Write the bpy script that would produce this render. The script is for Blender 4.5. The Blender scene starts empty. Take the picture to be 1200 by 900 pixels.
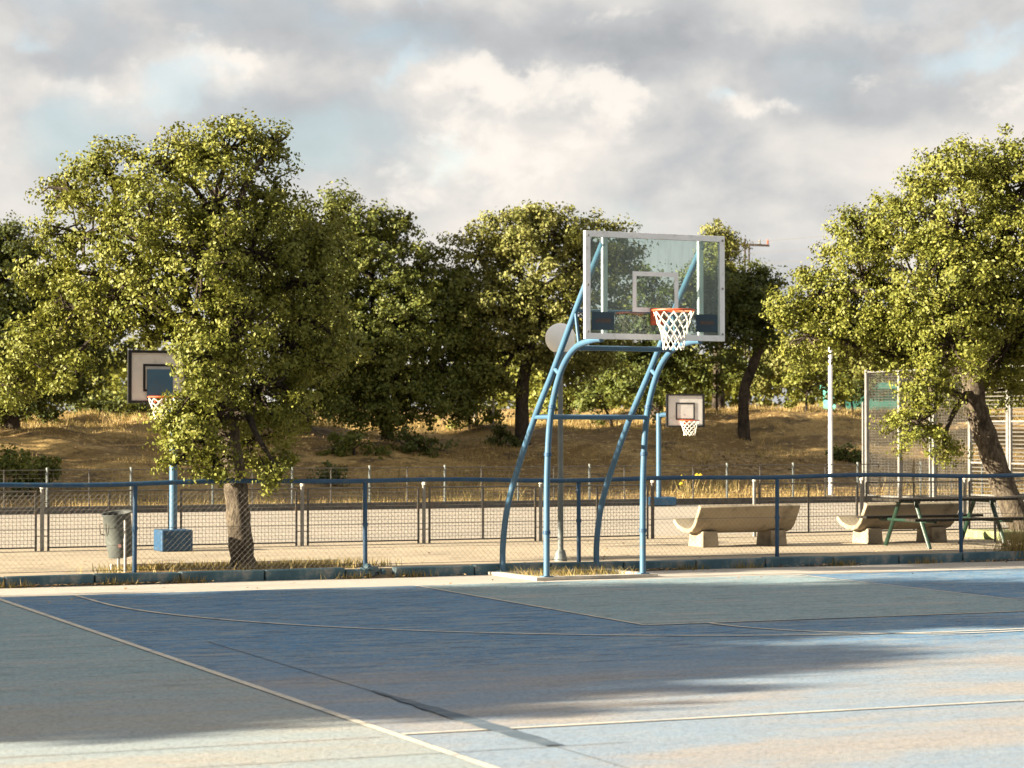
import bpy, math, random
import numpy as np
from mathutils import Vector, Matrix

rnd = random.Random(7)
sc = bpy.context.scene
col = sc.collection

# ------------------------------------------------------------------ camera
CAM_H = 1.77
F_PX = 2781.0                     # focal length in pixels of a 1200 px wide frame
TILT = math.atan(50 / F_PX)
cam_d = bpy.data.cameras.new("camera")
cam = bpy.data.objects.new("camera", cam_d)
col.objects.link(cam)
cam.location = (0, 0, CAM_H)
cam.rotation_euler = (math.pi / 2 + TILT, 0, 0)
cam_d.sensor_width = 36
cam_d.lens = 36 * F_PX / 1200
cam_d.clip_start = 0.1
cam_d.clip_end = 6000
cam_d.dof.use_dof = True
cam_d.dof.focus_distance = 27.5
cam_d.dof.aperture_fstop = 4.0
sc.camera = cam

# ------------------------------------------------------------------ sun, sky, exposure
SUN_EL = math.radians(15.5)
SUN_AZ = math.radians(19)         # turned from due left towards the viewer
sun_to = Vector((-math.cos(SUN_AZ) * math.cos(SUN_EL), -math.sin(SUN_AZ) * math.cos(SUN_EL), math.sin(SUN_EL)))
sd = bpy.data.lights.new("sun", 'SUN')
sd.energy = 5.0
sd.angle = math.radians(0.6)
sd.color = (1.0, 0.87, 0.66)
so = bpy.data.objects.new("sun", sd)
col.objects.link(so)
so.rotation_euler = sun_to.to_track_quat('Z', 'Y').to_euler()
so.location = (-30, -10, 20)

EXPOSURE = 2.5
sc.view_settings.view_transform = 'Standard'
sc.view_settings.look = 'None'
sc.view_settings.exposure = EXPOSURE
sc.view_settings.gamma = 1.0
sc.view_settings.use_curve_mapping = False

class NT:
    """tiny node-tree writer"""
    def __init__(s, tree): s.t = tree; s.t.nodes.clear()
    def n(s, typ, ins=None, **kw):
        nd = s.t.nodes.new(typ)
        for k, v in kw.items(): setattr(nd, k, v)
        for k, v in (ins or {}).items(): s.set(nd.inputs[k], v)
        return nd
    def set(s, sock, v):
        if isinstance(v, bpy.types.NodeSocket): s.t.links.new(v, sock)
        elif isinstance(v, bpy.types.Node): s.t.links.new(v.outputs[0], sock)
        else:
            if isinstance(v, (tuple, list)) and sock.type == 'RGBA' and len(v) == 3: v = (*v, 1)
            sock.default_value = v
    def math(s, op, a, b=0.0, clamp=False):
        return s.n('ShaderNodeMath', {0: a, 1: b}, operation=op, use_clamp=clamp).outputs[0]
    def mix(s, fac, a, b, mode='MIX'):
        nd = s.n('ShaderNodeMix', data_type='RGBA', blend_type=mode)
        s.set(nd.inputs[0], fac); s.set(nd.inputs[6], a); s.set(nd.inputs[7], b)
        return nd.outputs[2]
    def noise(s, vec, scale, detail=4, rough=0.55, dist=0.0, dims='3D'):
        ins = {'Scale': scale, 'Detail': detail, 'Roughness': rough, 'Distortion': dist}
        if vec is not None: ins['Vector'] = vec
        return s.n('ShaderNodeTexNoise', ins, noise_dimensions=dims).outputs[0]
    def ramp(s, fac, stops):
        nd = s.n('ShaderNodeValToRGB', {0: fac})
        e = nd.color_ramp.elements
        while len(e) < len(stops): e.new(0.5)
        for i, (p, c) in enumerate(stops):
            e[i].position = p
            e[i].color = (*c, 1) if isinstance(c, (tuple, list)) else (c, c, c, 1)
        return nd.outputs[0]
    def smooth(s, v, a, b):
        return s.n('ShaderNodeMapRange', {0: v, 1: a, 2: b, 3: 0.0, 4: 1.0}, interpolation_type='SMOOTHSTEP').outputs[0]
    def mapping(s, vec, loc=(0, 0, 0), rot=(0, 0, 0), scale=(1, 1, 1)):
        return s.n('ShaderNodeMapping', {0: vec, 1: loc, 2: rot, 3: scale}).outputs[0]

w = bpy.data.worlds.new("World")
sc.world = w
w.use_nodes = True
T = NT(w.node_tree)
sky = T.n('ShaderNodeTexSky', sky_type='NISHITA', sun_disc=False, sun_elevation=SUN_EL,
          sun_rotation=math.atan2(sun_to.x, sun_to.y), air_density=1.0, dust_density=1.5)
bg_sky = T.n('ShaderNodeBackground', {0: sky, 1: 0.05})
D = T.n('ShaderNodeTexCoord').outputs['Generated']
# clouds lie in low banks: stretch them along the horizon
cv = T.mapping(D, loc=(0.31, 0.0, 0.07), scale=(1.0, 1.0, 1.9))
big = T.noise(cv, 5.5, 3, 0.5, 0.25)
med = T.noise(T.mapping(D, loc=(4.2, 1.3, 0.4), scale=(1.0, 1.0, 1.75)), 12.0, 6, 0.48, 0.3)
fine = T.noise(T.mapping(D, loc=(1.7, 2.9, 3.1), scale=(1.0, 1.0, 1.5)), 34.0, 6, 0.6, 0.2)
sep = T.n('ShaderNodeSeparateXYZ', {0: D})
wx = T.math('MULTIPLY', T.math('SUBTRACT', T.noise(T.mapping(D, loc=(9, 3, 1)), 26.0, 5, .6), .5), .075)
wz = T.math('MULTIPLY', T.math('SUBTRACT', T.noise(T.mapping(D, loc=(2, 8, 5)), 26.0, 5, .6), .5), .045)
SX = T.math('ADD', T.math('DIVIDE', sep.outputs[0], sep.outputs[1]), wx)
SZ = T.math('ADD', T.math('DIVIDE', sep.outputs[2], sep.outputs[1]), wz)
front = T.smooth(sep.outputs[1], .3, .6)
def bank(lst):
    acc = None
    for (px, py, sx, sz, am) in lst:
        a = T.math('DIVIDE', T.math('SUBTRACT', SX, (px - 600) / F_PX), sx / F_PX)
        b = T.math('DIVIDE', T.math('SUBTRACT', SZ, (500 - py) / F_PX), sz / F_PX)
        d2 = T.math('ADD', T.math('MULTIPLY', a, a), T.math('MULTIPLY', b, b))
        g_ = T.math('MULTIPLY', T.math('EXPONENT', T.math('MULTIPLY', d2, -1.0)), am)
        acc = g_ if acc is None else T.math('ADD', acc, g_)
    return T.math('MULTIPLY', acc, front)
shade_b = bank([(330, 25, 280, 40, -.10), (850, 65, 280, 34, -.11), (400, 140, 110, 60, -.08), (60, 72, 110, 26, -.07), (800, 175, 160, 42, -.07), (1050, 125, 170, 24, -.06),
                (575, 92, 80, 30, .16), (690, 118, 45, 34, .13), (270, 78, 55, 22, .11), (120, 108, 80, 18, .06), (570, 185, 70, 26, .10), (880, 132, 40, 14, .10), (1000, 80, 90, 16, .05), (600, 290, 700, 70, .09), (990, 20, 120, 14, .05)])
puff_b = bank([(575, 92, 85, 34, .20), (690, 118, 50, 38, .18), (270, 75, 60, 26, .16), (120, 108, 90, 20, .10), (575, 190, 80, 30, .16), (880, 132, 50, 16, .16), (1010, 78, 100, 18, .10), (420, 235, 160, 26, .10), (1170, 100, 60, 20, .10), (700, 20, 60, 12, .1)])
gap_b = bank([(215, 95, 55, 30, -.16), (1150, 62, 80, 26, -.16), (15, 45, 50, 16, -.12), (545, 182, 30, 26, -.12), (850, 124, 34, 14, -.12), (483, 92, 16, 30, -.10), (500, -5, 60, 12, -.1), (30, 280, 80, 40, -.08)])
lum = T.math('ADD', T.math('ADD', T.math('MULTIPLY', med, 0.60), T.math('ADD', T.math('MULTIPLY', fine, 0.16), .12)), shade_b)
thick = T.math('ADD', T.math('ADD', T.math('MULTIPLY', big, 0.55), T.math('MULTIPLY', med, 0.45)), T.math('ADD', gap_b, .05))
grey = T.ramp(lum, [(0.30, (0.074, 0.077, 0.080)), (0.42, (0.098, 0.099, 0.100)), (0.51, (0.130, 0.126, 0.120)), (0.64, (0.165, 0.153, 0.139))])
puff = T.smooth(T.math('ADD', T.math('ADD', T.math('MULTIPLY', med, .45), T.math('MULTIPLY', T.noise(T.mapping(D, loc=(6.1, 4.4, 1.2), scale=(1, 1, 1.5)), 30.0, 9, .62, .3), .55)), puff_b), .55, .68)
grey = T.mix(T.math('MULTIPLY', puff, .75), grey, (.176, .164, .149))
cover = T.math('ADD', T.math('MULTIPLY', T.smooth(thick, 0.37, 0.49), 0.38), 0.62)
bg_cloud = T.n('ShaderNodeBackground', {0: grey, 1: 1.06})
mixw = T.n('ShaderNodeMixShader', {0: cover, 1: bg_sky, 2: bg_cloud})
T.n('ShaderNodeOutputWorld', {0: mixw})

# ------------------------------------------------------------------ helpers
def ray(px, py):
    x = (px - 600) / F_PX; z = (450 - py) / F_PX
    return np.array([x, math.cos(TILT) - z * math.sin(TILT), math.sin(TILT) + z * math.cos(TILT)])
def at(px, py, d):                       # a survey point: bearing + real distance -> metres
    r = ray(px, py); p = r * (d / r[1]); return Vector((p[0], p[1], p[2] + CAM_H))

TH = math.radians(23.2)                  # the court's base line runs this far off the picture plane
O = Vector((0.98, 27.78, 0))
U = Vector((math.cos(TH), math.sin(TH), 0)); V = Vector((-math.sin(TH), math.cos(TH), 0))
def W(u, v, z=0.0): return O + U * u + V * v + Vector((0, 0, z))
def UV(p): d = Vector((p[0], p[1], 0)) - O; return d.dot(U), d.dot(V)

class MB:
    def __init__(s): s.v = []; s.f = []
    def add(s, vs, fs):
        o = len(s.v); s.v += [tuple(p) for p in vs]; s.f += [tuple(i + o for i in f) for f in fs]; return s
    def box(s, c, d, rz=0.0, rx=0.0, ry=0.0, taper=1.0):
        M = Matrix.Rotation(rz, 3, 'Z') @ Matrix.Rotation(ry, 3, 'Y') @ Matrix.Rotation(rx, 3, 'X')
        vs = []
        for sz in (-.5, .5):
            k = taper if sz > 0 else 1
            for sx, sy in ((-.5, -.5), (.5, -.5), (.5, .5), (-.5, .5)):
                vs.append(Vector(c) + M @ Vector((sx * d[0] * k, sy * d[1] * k, sz * d[2])))
        return s.add(vs, [(3, 2, 1, 0), (4, 5, 6, 7), (0, 1, 5, 4), (1, 2, 6, 5), (2, 3, 7, 6), (3, 0, 4, 7)])
    def tube(s, pts, r, n=8, caps=True):
        pts = [Vector(p) for p in pts]
        rs = r if isinstance(r, (list, tuple)) else [r] * len(pts)
        t0 = (pts[1] - pts[0]).normalized()
        up = Vector((0, 0, 1)) if abs(t0.z) < .9 else Vector((1, 0, 0))
        a = t0.cross(up).normalized()
        vs = []; fs = []
        for i, p in enumerate(pts):
            t = (pts[min(i + 1, len(pts) - 1)] - pts[max(i - 1, 0)]).normalized()
            a = (a - t * a.dot(t)).normalized(); b = t.cross(a)
            for k in range(n):
                an = 2 * math.pi * k / n
                vs.append(p + (a * math.cos(an) + b * math.sin(an)) * rs[i])
        for i in range(len(pts) - 1):
            for k in range(n):
                k2 = (k + 1) % n
                fs.append((i * n + k, i * n + k2, (i + 1) * n + k2, (i + 1) * n + k))
        if caps:
            fs.append(tuple(range(n - 1, -1, -1))); fs.append(tuple((len(pts) - 1) * n + k for k in range(n)))
        return s.add(vs, fs)
    def extrude(s, prof, p0, ax, length, right, up):
        """profile (a,b) in (right,up) swept along ax"""
        n = len(prof); p0 = Vector(p0)
        vs = [p0 + right * a + up * b for a, b in prof] + [p0 + ax * length + right * a + up * b for a, b in prof]
        fs = [(i, (i + 1) % n, n + (i + 1) % n, n + i) for i in range(n)]
        fs += [tuple(range(n - 1, -1, -1)), tuple(range(n, 2 * n))]
        return s.add(vs, fs)
    def lathe(s, prof, c, n=20):
        c = Vector(c); vs = []; fs = []
        for r, z in prof:
            for k in range(n):
                a = 2 * math.pi * k / n
                vs.append(c + Vector((r * math.cos(a), r * math.sin(a), z)))
        for i in range(len(prof) - 1):
            for k in range(n):
                k2 = (k + 1) % n
                fs.append((i * n + k, i * n + k2, (i + 1) * n + k2, (i + 1) * n + k))
        return s.add(vs, fs)
    def build(s, name, mat, parent=None, smooth=False, bevel=0.0, origin=None):
        me = bpy.data.meshes.new(name)
        vs = s.v
        if origin is not None:
            o = Vector(origin); vs = [tuple(Vector(p) - o) for p in vs]
        me.from_pydata(vs, [], s.f); me.update()
        if smooth:
            me.polygons.foreach_set('use_smooth', [True] * len(me.polygons))
            me.set_sharp_from_angle(angle=math.radians(45))
        ob = bpy.data.objects.new(name, me); col.objects.link(ob)
        me.materials.append(mat)
        if origin is not None: ob.location = origin
        if parent is not None: ob.parent = parent
        if bevel:
            b = ob.modifiers.new("bevel", 'BEVEL'); b.width = bevel; b.segments = 2; b.limit_method = 'ANGLE'
        return ob

def np_mesh(name, verts, tris, mat, parent=None):
    me = bpy.data.meshes.new(name)
    verts = np.ascontiguousarray(verts, np.float32); tris = np.ascontiguousarray(tris, np.int32)
    me.vertices.add(len(verts)); me.vertices.foreach_set('co', verts.ravel())
    k = tris.shape[1]
    me.loops.add(tris.size); me.loops.foreach_set('vertex_index', tris.ravel())
    me.polygons.add(len(tris)); me.polygons.foreach_set('loop_start', np.arange(0, tris.size, k, dtype=np.int32))
    me.update(calc_edges=True)
    ob = bpy.data.objects.new(name, me); col.objects.link(ob); me.materials.append(mat)
    if parent is not None: ob.parent = parent
    return ob

def tag(o, label=None, cat=None, group=None, kind=None):
    for k, v in (('label', label), ('category', cat), ('group', group), ('kind', kind)):
        if v: o[k] = v
    return o
def thing(name, label, cat, loc=(0, 0, 0), rz=0.0, group=None):
    o = bpy.data.objects.new(name, None); col.objects.link(o); o.empty_display_size = .2
    o.location = loc; o.rotation_euler = (0, 0, rz)
    return tag(o, label, cat, group)
def share(name, src, parent, loc=(0, 0, 0), rz=0.0):
    c = bpy.data.objects.new(name, src.data); col.objects.link(c); c.parent = parent
    c.location = loc; c.rotation_euler = (0, 0, rz)
    for m in src.modifiers:
        b = c.modifiers.new("bevel", 'BEVEL'); b.width = m.width; b.segments = 2; b.limit_method = 'ANGLE'
    return c

# ------------------------------------------------------------------ materials
def mat(name, base, var=None, scale=8.0, rough=0.7, spec=0.3, metal=0.0, bump=0.0, bscale=60.0, dirt=None, dscale=3.0, stretch=(1, 1, 1)):
    m = bpy.data.materials.new(name); m.use_nodes = True
    t = NT(m.node_tree)
    P = t.n('ShaderNodeTexCoord').outputs['Object']
    P = t.mapping(P, scale=stretch)
    c = base
    if var: c = t.mix(t.smooth(t.noise(P, scale, 6, 0.6), 0.36, 0.64), base, var)
    if dirt: c = t.mix(t.smooth(t.noise(P, dscale, 8, 0.68), 0.52, 0.72), c, dirt)
    b = t.n('ShaderNodeBsdfPrincipled', {'Base Color': c, 'Roughness': rough, 'Metallic': metal, 'Specular IOR Level': spec})
    if bump:
        bm = t.n('ShaderNodeBump', {'Strength': bump, 'Distance': 0.01, 'Height': t.noise(P, bscale, 6, 0.65)})
        t.set(b.inputs['Normal'], bm.outputs[0])
    t.n('ShaderNodeOutputMaterial', {0: b})
    return m

def ground_mat(name, layers, rough=0.85, bump=0.5, bscale=75.0, rot=TH, spec=0.25, worn=None):
    """layers: (colour, scale, lo, hi, stretch) painted over the first colour, streaks run along the court's base line"""
    m = bpy.data.materials.new(name); m.use_nodes = True
    t = NT(m.node_tree)
    G = t.n('ShaderNodeNewGeometry').outputs['Position']
    c = layers[0]
    R = t.mapping(t.n('ShaderNodeVectorRotate', {'Vector': G, 'Angle': -rot}, rotation_type='Z_AXIS').outputs[0])
    for i, (cl, scl, lo, hi, st) in enumerate(layers[1:]):
        p = t.mapping(R, loc=(i * 7.3, i * 3.1, 0), scale=st)
        c = t.mix(t.smooth(t.noise(p, scl, 7, 0.66), lo, hi), c, cl)
    if worn:                              # paint walked thin towards the middle of the court
        y = t.n('ShaderNodeSeparateXYZ', {0: R}).outputs[1]
        k = t.smooth(t.math('ADD', y, t.math('MULTIPLY', t.math('SUBTRACT', t.noise(t.mapping(R, scale=(.3, 1, 1)), .5, 6, .65), .5), 7.0)), 18.5, 13.5)
        c = t.mix(t.math('MULTIPLY', k, .72), c, t.mix(t.smooth(t.noise(t.mapping(R, loc=(3, 9, 0), scale=(.35, 1, 1)), .9, 7, .66), .42, .6), worn[0], worn[1]))
        c = t.mix(t.math('MULTIPLY', t.smooth(t.noise(t.mapping(R, scale=(.55, 1, 1)), 52, 5, .85), .49, .60), .72), c, worn[2])
    b = t.n('ShaderNodeBsdfPrincipled', {'Base Color': c, 'Roughness': rough, 'Specular IOR Level': spec})
    bm = t.n('ShaderNodeBump', {'Strength': bump, 'Distance': 0.02, 'Height': t.noise(R, bscale, 5, 0.7)})
    t.set(b.inputs['Normal'], bm.outputs[0])
    t.n('ShaderNodeOutputMaterial', {0: b})
    return m

ST = (0.22, 1.0, 1.0)
M = {}
M['apron'] = ground_mat('apron_concrete', [(.38, .35, .31), ((.30, .28, .25), 1.5, .45, .7, ST), ((.36, .33, .29), 9, .5, .75, (1, 1, 1)), ((.14, .125, .11), 45, .6, .78, (1, 1, 1))])
M['blue'] = ground_mat('blue_court_paint', [(.078, .215, .385), ((.140, .255, .375), 1.1, .44, .64, ST), ((.21, .25, .275), 1.9, .55, .68, ST), ((.27, .32, .35), 6, .51, .64, ST), ((.040, .110, .21), 9, .49, .62, ST), ((.25, .28, .30), 30, .52, .60, (.35, 1, 1)), ((.040, .09, .15), 48, .53, .66, (1, 1, 1))], worn=((.258, .305, .360), (.355, .305, .258), (.095, .105, .118)))
M['green'] = ground_mat('grey_green_court_paint', [(.215, .325, .375), ((.28, .36, .395), 1.2, .45, .66, ST), ((.25, .27, .27), 2.6, .55, .72, ST), ((.145, .215, .235), 8, .51, .64, ST), ((.34, .36, .35), 30, .52, .60, (.35, 1, 1)), ((.34, .36, .36), 3.2, .54, .64, ST), ((.095, .125, .13), 48, .54, .67, (1, 1, 1))], worn=((.285, .320, .335), (.36, .315, .26), (.11, .118, .115)))
M['line'] = ground_mat('worn_line_paint', [(.52, .48, .41), ((.24, .27, .30), 3.0, .5, .68, ST), ((.20, .19, .18), 30, .54, .68, (1, 1, 1))], bump=.1)
M['joint'] = ground_mat('joint_filler', [(.10, .105, .11), ((.17, .165, .16), 8, .45, .6, (1, 1, 1))])
M['seam_streak'] = ground_mat('dark_seam_colour', [(.075, .105, .14), ((.14, .17, .20), 7, .48, .66, ST)], bump=.2)
M['pave'] = ground_mat('sandy_pavement', [(.36, .30, .215), ((.28, .235, .17), 1.0, .45, .62, (.5, 1, 1)), ((.19, .155, .11), 2.2, .56, .70, (.5, 1, 1)), ((.22, .18, .13), 9, .54, .70, (.6, 1, 1)), ((.40, .34, .26), 40, .5, .7, (1, 1, 1))])
M['court2'] = ground_mat('grey_court_concrete', [(.34, .30, .245), ((.28, .25, .21), .6, .45, .65, (.4, 1, 1)), ((.21, .19, .16), 3, .58, .78, (.4, 1, 1))])
M['earth'] = ground_mat('dry_hillside', [(.145, .088, .028), ((.29, .195, .072), .5, .47, .58, (.5, 1, 1)), ((.075, .05, .022), 1.5, .51, .62, (.6, 1, 1)), ((.40, .285, .115), 5, .53, .66, (1, 1, 1)), ((.06, .042, .02), 14, .52, .66, (1, 1, 1))], bump=.9, bscale=9)
M['litter'] = ground_mat('leaf_litter', [(.24, .15, .07), ((.40, .29, .15), 14, .45, .6, (1, 1, 1)), ((.09, .055, .03), 25, .52, .66, (1, 1, 1))], bump=.8, bscale=40)
M['kerb'] = mat('blue_kerb_paint', (.040, .085, .110), (.065, .120, .145), 5, .75, dirt=(.20, .20, .19), dscale=5, bump=.5, bscale=30)
M['bluepaint'] = mat('blue_tube_paint', (.040, .100, .165), (.047, .115, .19), 3, .48, .4, dirt=(.075, .10, .125), dscale=16, bump=.12, bscale=40)
M['bluefence'] = mat('dark_blue_fence_paint', (.010, .045, .098), (.013, .056, .118), 6, .5, .4, dirt=(.06, .08, .09), dscale=9)
M['white'] = mat('white_painted_metal', (.72, .74, .76), (.66, .68, .70), 5, .45, .4, dirt=(.50, .50, .49), dscale=7)
M['offwhite'] = mat('cream_concrete_edge', (.50, .46, .39), (.38, .35, .30), 6, .8, bump=.4)
M['steel'] = mat('galvanised_steel', (.22, .215, .20), (.16, .158, .15), 7, .5, .5, metal=.3, dirt=(.13, .11, .085), dscale=6)
M['darksteel'] = mat('weathered_dark_steel', (.10, .095, .085), (.065, .06, .055), 8, .6, .4, metal=.2, dirt=(.16, .11, .07), dscale=7)
M['wire'] = mat('galvanised_wire', (.15, .14, .125), (.10, .095, .085), 4, .6, .4, metal=.2)
M['orange'] = mat('orange_rim_paint', (.50, .085, .028), (.42, .07, .025), 8, .45, .4, dirt=(.30, .14, .09), dscale=20)
M['net'] = mat('white_cord', (.66, .64, .58), (.54, .52, .46), 30, .9, .1)
M['black'] = mat('black_board_edge', (.012, .013, .015), (.02, .02, .022), 6, .5)
M['boardwhite'] = mat('white_board_panel', (.62, .60, .58), (.56, .54, .52), 3, .55, dirt=(.42, .40, .37), dscale=3)
M['sticker'] = mat('dark_blue_sticker', (.012, .035, .055), (.016, .045, .07), 4, .35)
M['stickertext'] = mat('faded_orange_print', (.085, .05, .035), (.03, .04, .05), 60, .5)
M['concrete'] = mat('bench_concrete', (.28, .235, .165), (.235, .195, .135), 3, .85, dirt=(.085, .072, .05), dscale=3.0, bump=.5, bscale=50)
M['woodgreen'] = mat('green_painted_steel', (.005, .020, .011), (.007, .028, .015), 6, .45, .4)
M['darkwood'] = mat('weathered_dark_planks', (.022, .020, .017), (.038, .033, .026), 4, .95, .08, bump=.4, bscale=30, stretch=(.2, 1, 1))
M['bin'] = mat('galvanised_bin', (.075, .084, .076), (.055, .063, .06), 4, .55, .4, metal=.2, dirt=(.105, .10, .08), dscale=5)
M['bininside'] = mat('bin_liner_dark', (.04, .045, .045), (.05, .055, .05), 4, .6)
M['pink'] = mat('faded_pink_sticker', (.40, .20, .17), (.34, .19, .16), 30, .6)
M['globe'] = mat('opal_globe', (.82, .81, .79), (.76, .75, .73), 3, .35, .4)
M['pole'] = mat('grey_lamp_pole', (.10, .115, .115), (.13, .145, .14), 4, .5, .4)
M['teal'] = mat('teal_sheet', (.06, .27, .22), (.08, .32, .27), 2, .6)
M['rock'] = mat('pale_rubble', (.27, .19, .095), (.20, .14, .07), 6, .9, bump=.6, bscale=20)
M['yellow'] = mat('yellow_flower', (.62, .44, .02), (.52, .36, .02), 10, .7)

def bark(name, a, b):
    m = bpy.data.materials.new(name); m.use_nodes = True
    t = NT(m.node_tree)
    P = t.n('ShaderNodeNewGeometry').outputs['Position']
    p = t.mapping(P, scale=(1, 1, .35))
    n1 = t.noise(p, 22, 6, .7, .4); n2 = t.noise(P, 3, 4, .6)
    c = t.mix(t.smooth(n1, .38, .62), a, b)
    c = t.mix(t.smooth(n2, .52, .7), c, tuple(x * .55 for x in a))
    s = t.n('ShaderNodeBsdfPrincipled', {'Base Color': c, 'Roughness': .95, 'Specular IOR Level': .1})
    bm = t.n('ShaderNodeBump', {'Strength': 1.0, 'Distance': .05, 'Height': n1}); t.set(s.inputs['Normal'], bm.outputs[0])
    t.n('ShaderNodeOutputMaterial', {0: s}); return m
M['bark'] = bark('oak_bark', (.055, .043, .032), (.135, .110, .080))
M['barkdark'] = bark('dark_bark', (.035, .028, .022), (.075, .06, .045))

def leaf(name, stops, trans=.30):
    m = bpy.data.materials.new(name); m.use_nodes = True
    t = NT(m.node_tree)
    g = t.n('ShaderNodeNewGeometry')
    P = g.outputs['Position']
    r = t.math('ADD', t.math('MULTIPLY', g.outputs['Random Per Island'], .42), t.math('MULTIPLY', t.noise(P, 2.2, 4, .65), .70))
    c = t.ramp(r, stops)
    b = t.n('ShaderNodeBsdfPrincipled', {'Base Color': c, 'Roughness': .55, 'Specular IOR Level': .25})
    tr = t.n('ShaderNodeBsdfTranslucent', {0: t.mix(.5, c, (.26, .25, .03))})
    mx = t.n('ShaderNodeMixShader', {0: trans, 1: b, 2: tr})
    t.n('ShaderNodeOutputMaterial', {0: mx}); return m
M['leaf'] = leaf('oak_leaf', [(.15, (.044, .062, .009)), (.45, (.108, .120, .016)), (.72, (.172, .174, .028)), (.95, (.26, .24, .07))], .17)
M['leafwarm'] = leaf('pale_oak_leaf', [(.15, (.056, .070, .014)), (.45, (.122, .130, .030)), (.72, (.19, .185, .048)), (.95, (.28, .25, .10))], .18)
M['leafdark'] = leaf('dark_evergreen_leaf', [(.15, (.026, .042, .010)), (.5, (.050, .068, .015)), (.9, (.095, .105, .025))], .25)
M['leafmid'] = leaf('deep_green_oak_leaf', [(.15, (.034, .052, .009)), (.45, (.072, .090, .015)), (.72, (.12, .13, .024)), (.95, (.19, .18, .05))], .15)
M['leafshrub'] = leaf('shrub_leaf', [(.15, (.05, .07, .014)), (.5, (.09, .115, .022)), (.9, (.15, .16, .04))])
M['straw'] = leaf('dry_grass_blade', [(.15, (.20, .13, .045)), (.5, (.34, .235, .085)), (.9, (.47, .35, .16))], .25)
M['weed'] = leaf('half_dry_weed', [(.15, (.10, .10, .03)), (.5, (.22, .17, .06)), (.9, (.36, .25, .10))], .25)

def glass_mat():
    m = bpy.data.materials.new('dusty_glass'); m.use_nodes = True
    t = NT(m.node_tree)
    P = t.n('ShaderNodeTexCoord').outputs['Object']
    tr = t.n('ShaderNodeBsdfTransparent', {0: (.80, .88, .86, 1)})
    gl = t.n('ShaderNodeBsdfGlossy', {0: (.9, .95, .95, 1), 'Roughness': .04})
    df = t.n('ShaderNodeBsdfDiffuse', {0: (.34, .40, .40, 1)})
    fr = t.n('ShaderNodeFresnel', {0: 1.45})
    streak = t.smooth(t.noise(t.mapping(P, scale=(9, 1, .7)), 3.0, 5, .6), .35, .8)
    a = t.n('ShaderNodeMixShader', {0: fr, 1: tr, 2: gl})
    b = t.n('ShaderNodeMixShader', {0: t.math('ADD', t.math('MULTIPLY', streak, .14), .04), 1: a, 2: df})
    t.n('ShaderNodeOutputMaterial', {0: b}); return m
M['glass'] = glass_mat()

# ------------------------------------------------------------------ setting
PAVE = 0.10
V_KERB, V_FENCE, V_PANEL, V_FAR = 1.05, 1.25, 6.65, 20.0
def hill(u, v):
    u = np.asarray(u, float); v = np.asarray(v, float)
    s = np.clip((v - 20.9) / 12.5, 0, 1); s = s * s * (3 - 2 * s)
    z = .06 + s * (1.62 + .014 * np.clip(u, -25, 30)) + np.clip(v - 34, 0, 60) * .008
    z = z + s * (.16 * np.sin(u * .31 + 1.1) + .10 * np.sin(u * .83 + v * .5) + .06 * np.sin(v * 1.3 - u * .4))
    z = z + s * (.05 * np.sin(u * 2.9 + 2 * np.sin(v * 1.1)) + .045 * np.sin(v * 3.1 + 1.5 * np.sin(u * 1.7)) + .03 * np.sin(u * 5.3 + v * 2.2))
    return np.where(v < 20.6, -.06, z)
us = np.unique(np.concatenate([np.linspace(-1500, -30, 12), np.linspace(-30, 45, 300), np.linspace(45, 1500, 12)]))
vs = np.unique(np.concatenate([np.linspace(-1500, -60, 8), np.linspace(-60, 20.55, 12), np.linspace(20.65, 50, 120), np.linspace(50, 120, 12), np.linspace(120, 3000, 10)]))
UU, VV = np.meshgrid(us, vs)
ZZ = hill(UU, VV)
gv = np.stack([O.x + UU * U.x + VV * V.x, O.y + UU * U.y + VV * V.y, ZZ], -1).reshape(-1, 3)
nu, nv = len(us), len(vs)
ii, jj = np.meshgrid(np.arange(nu - 1), np.arange(nv - 1))
b0 = (jj * nu + ii).ravel()
quads = np.stack([b0, b0 + 1, b0 + nu + 1, b0 + nu], 1)
g = np_mesh('hillside_ground', gv, quads, M['earth'])
g.data.polygons.foreach_set('use_smooth', [True] * len(g.data.polygons))
tag(g, kind='structure')

def sheet(name, u0, u1, v0, v1, z, m, parent=None, kind=None, thick=.0):
    b = MB()
    if thick:
        c = W((u0 + u1) / 2, (v0 + v1) / 2, z - thick / 2)
        b.box(c, (u1 - u0, v1 - v0, thick), rz=TH)
    else:
        b.add([W(u0, v0, z), W(u1, v0, z), W(u1, v1, z), W(u0, v1, z)], [(0, 1, 2, 3)])
    o = b.build(name, m, parent)
    if kind: tag(o, kind=kind)
    return o

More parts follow.
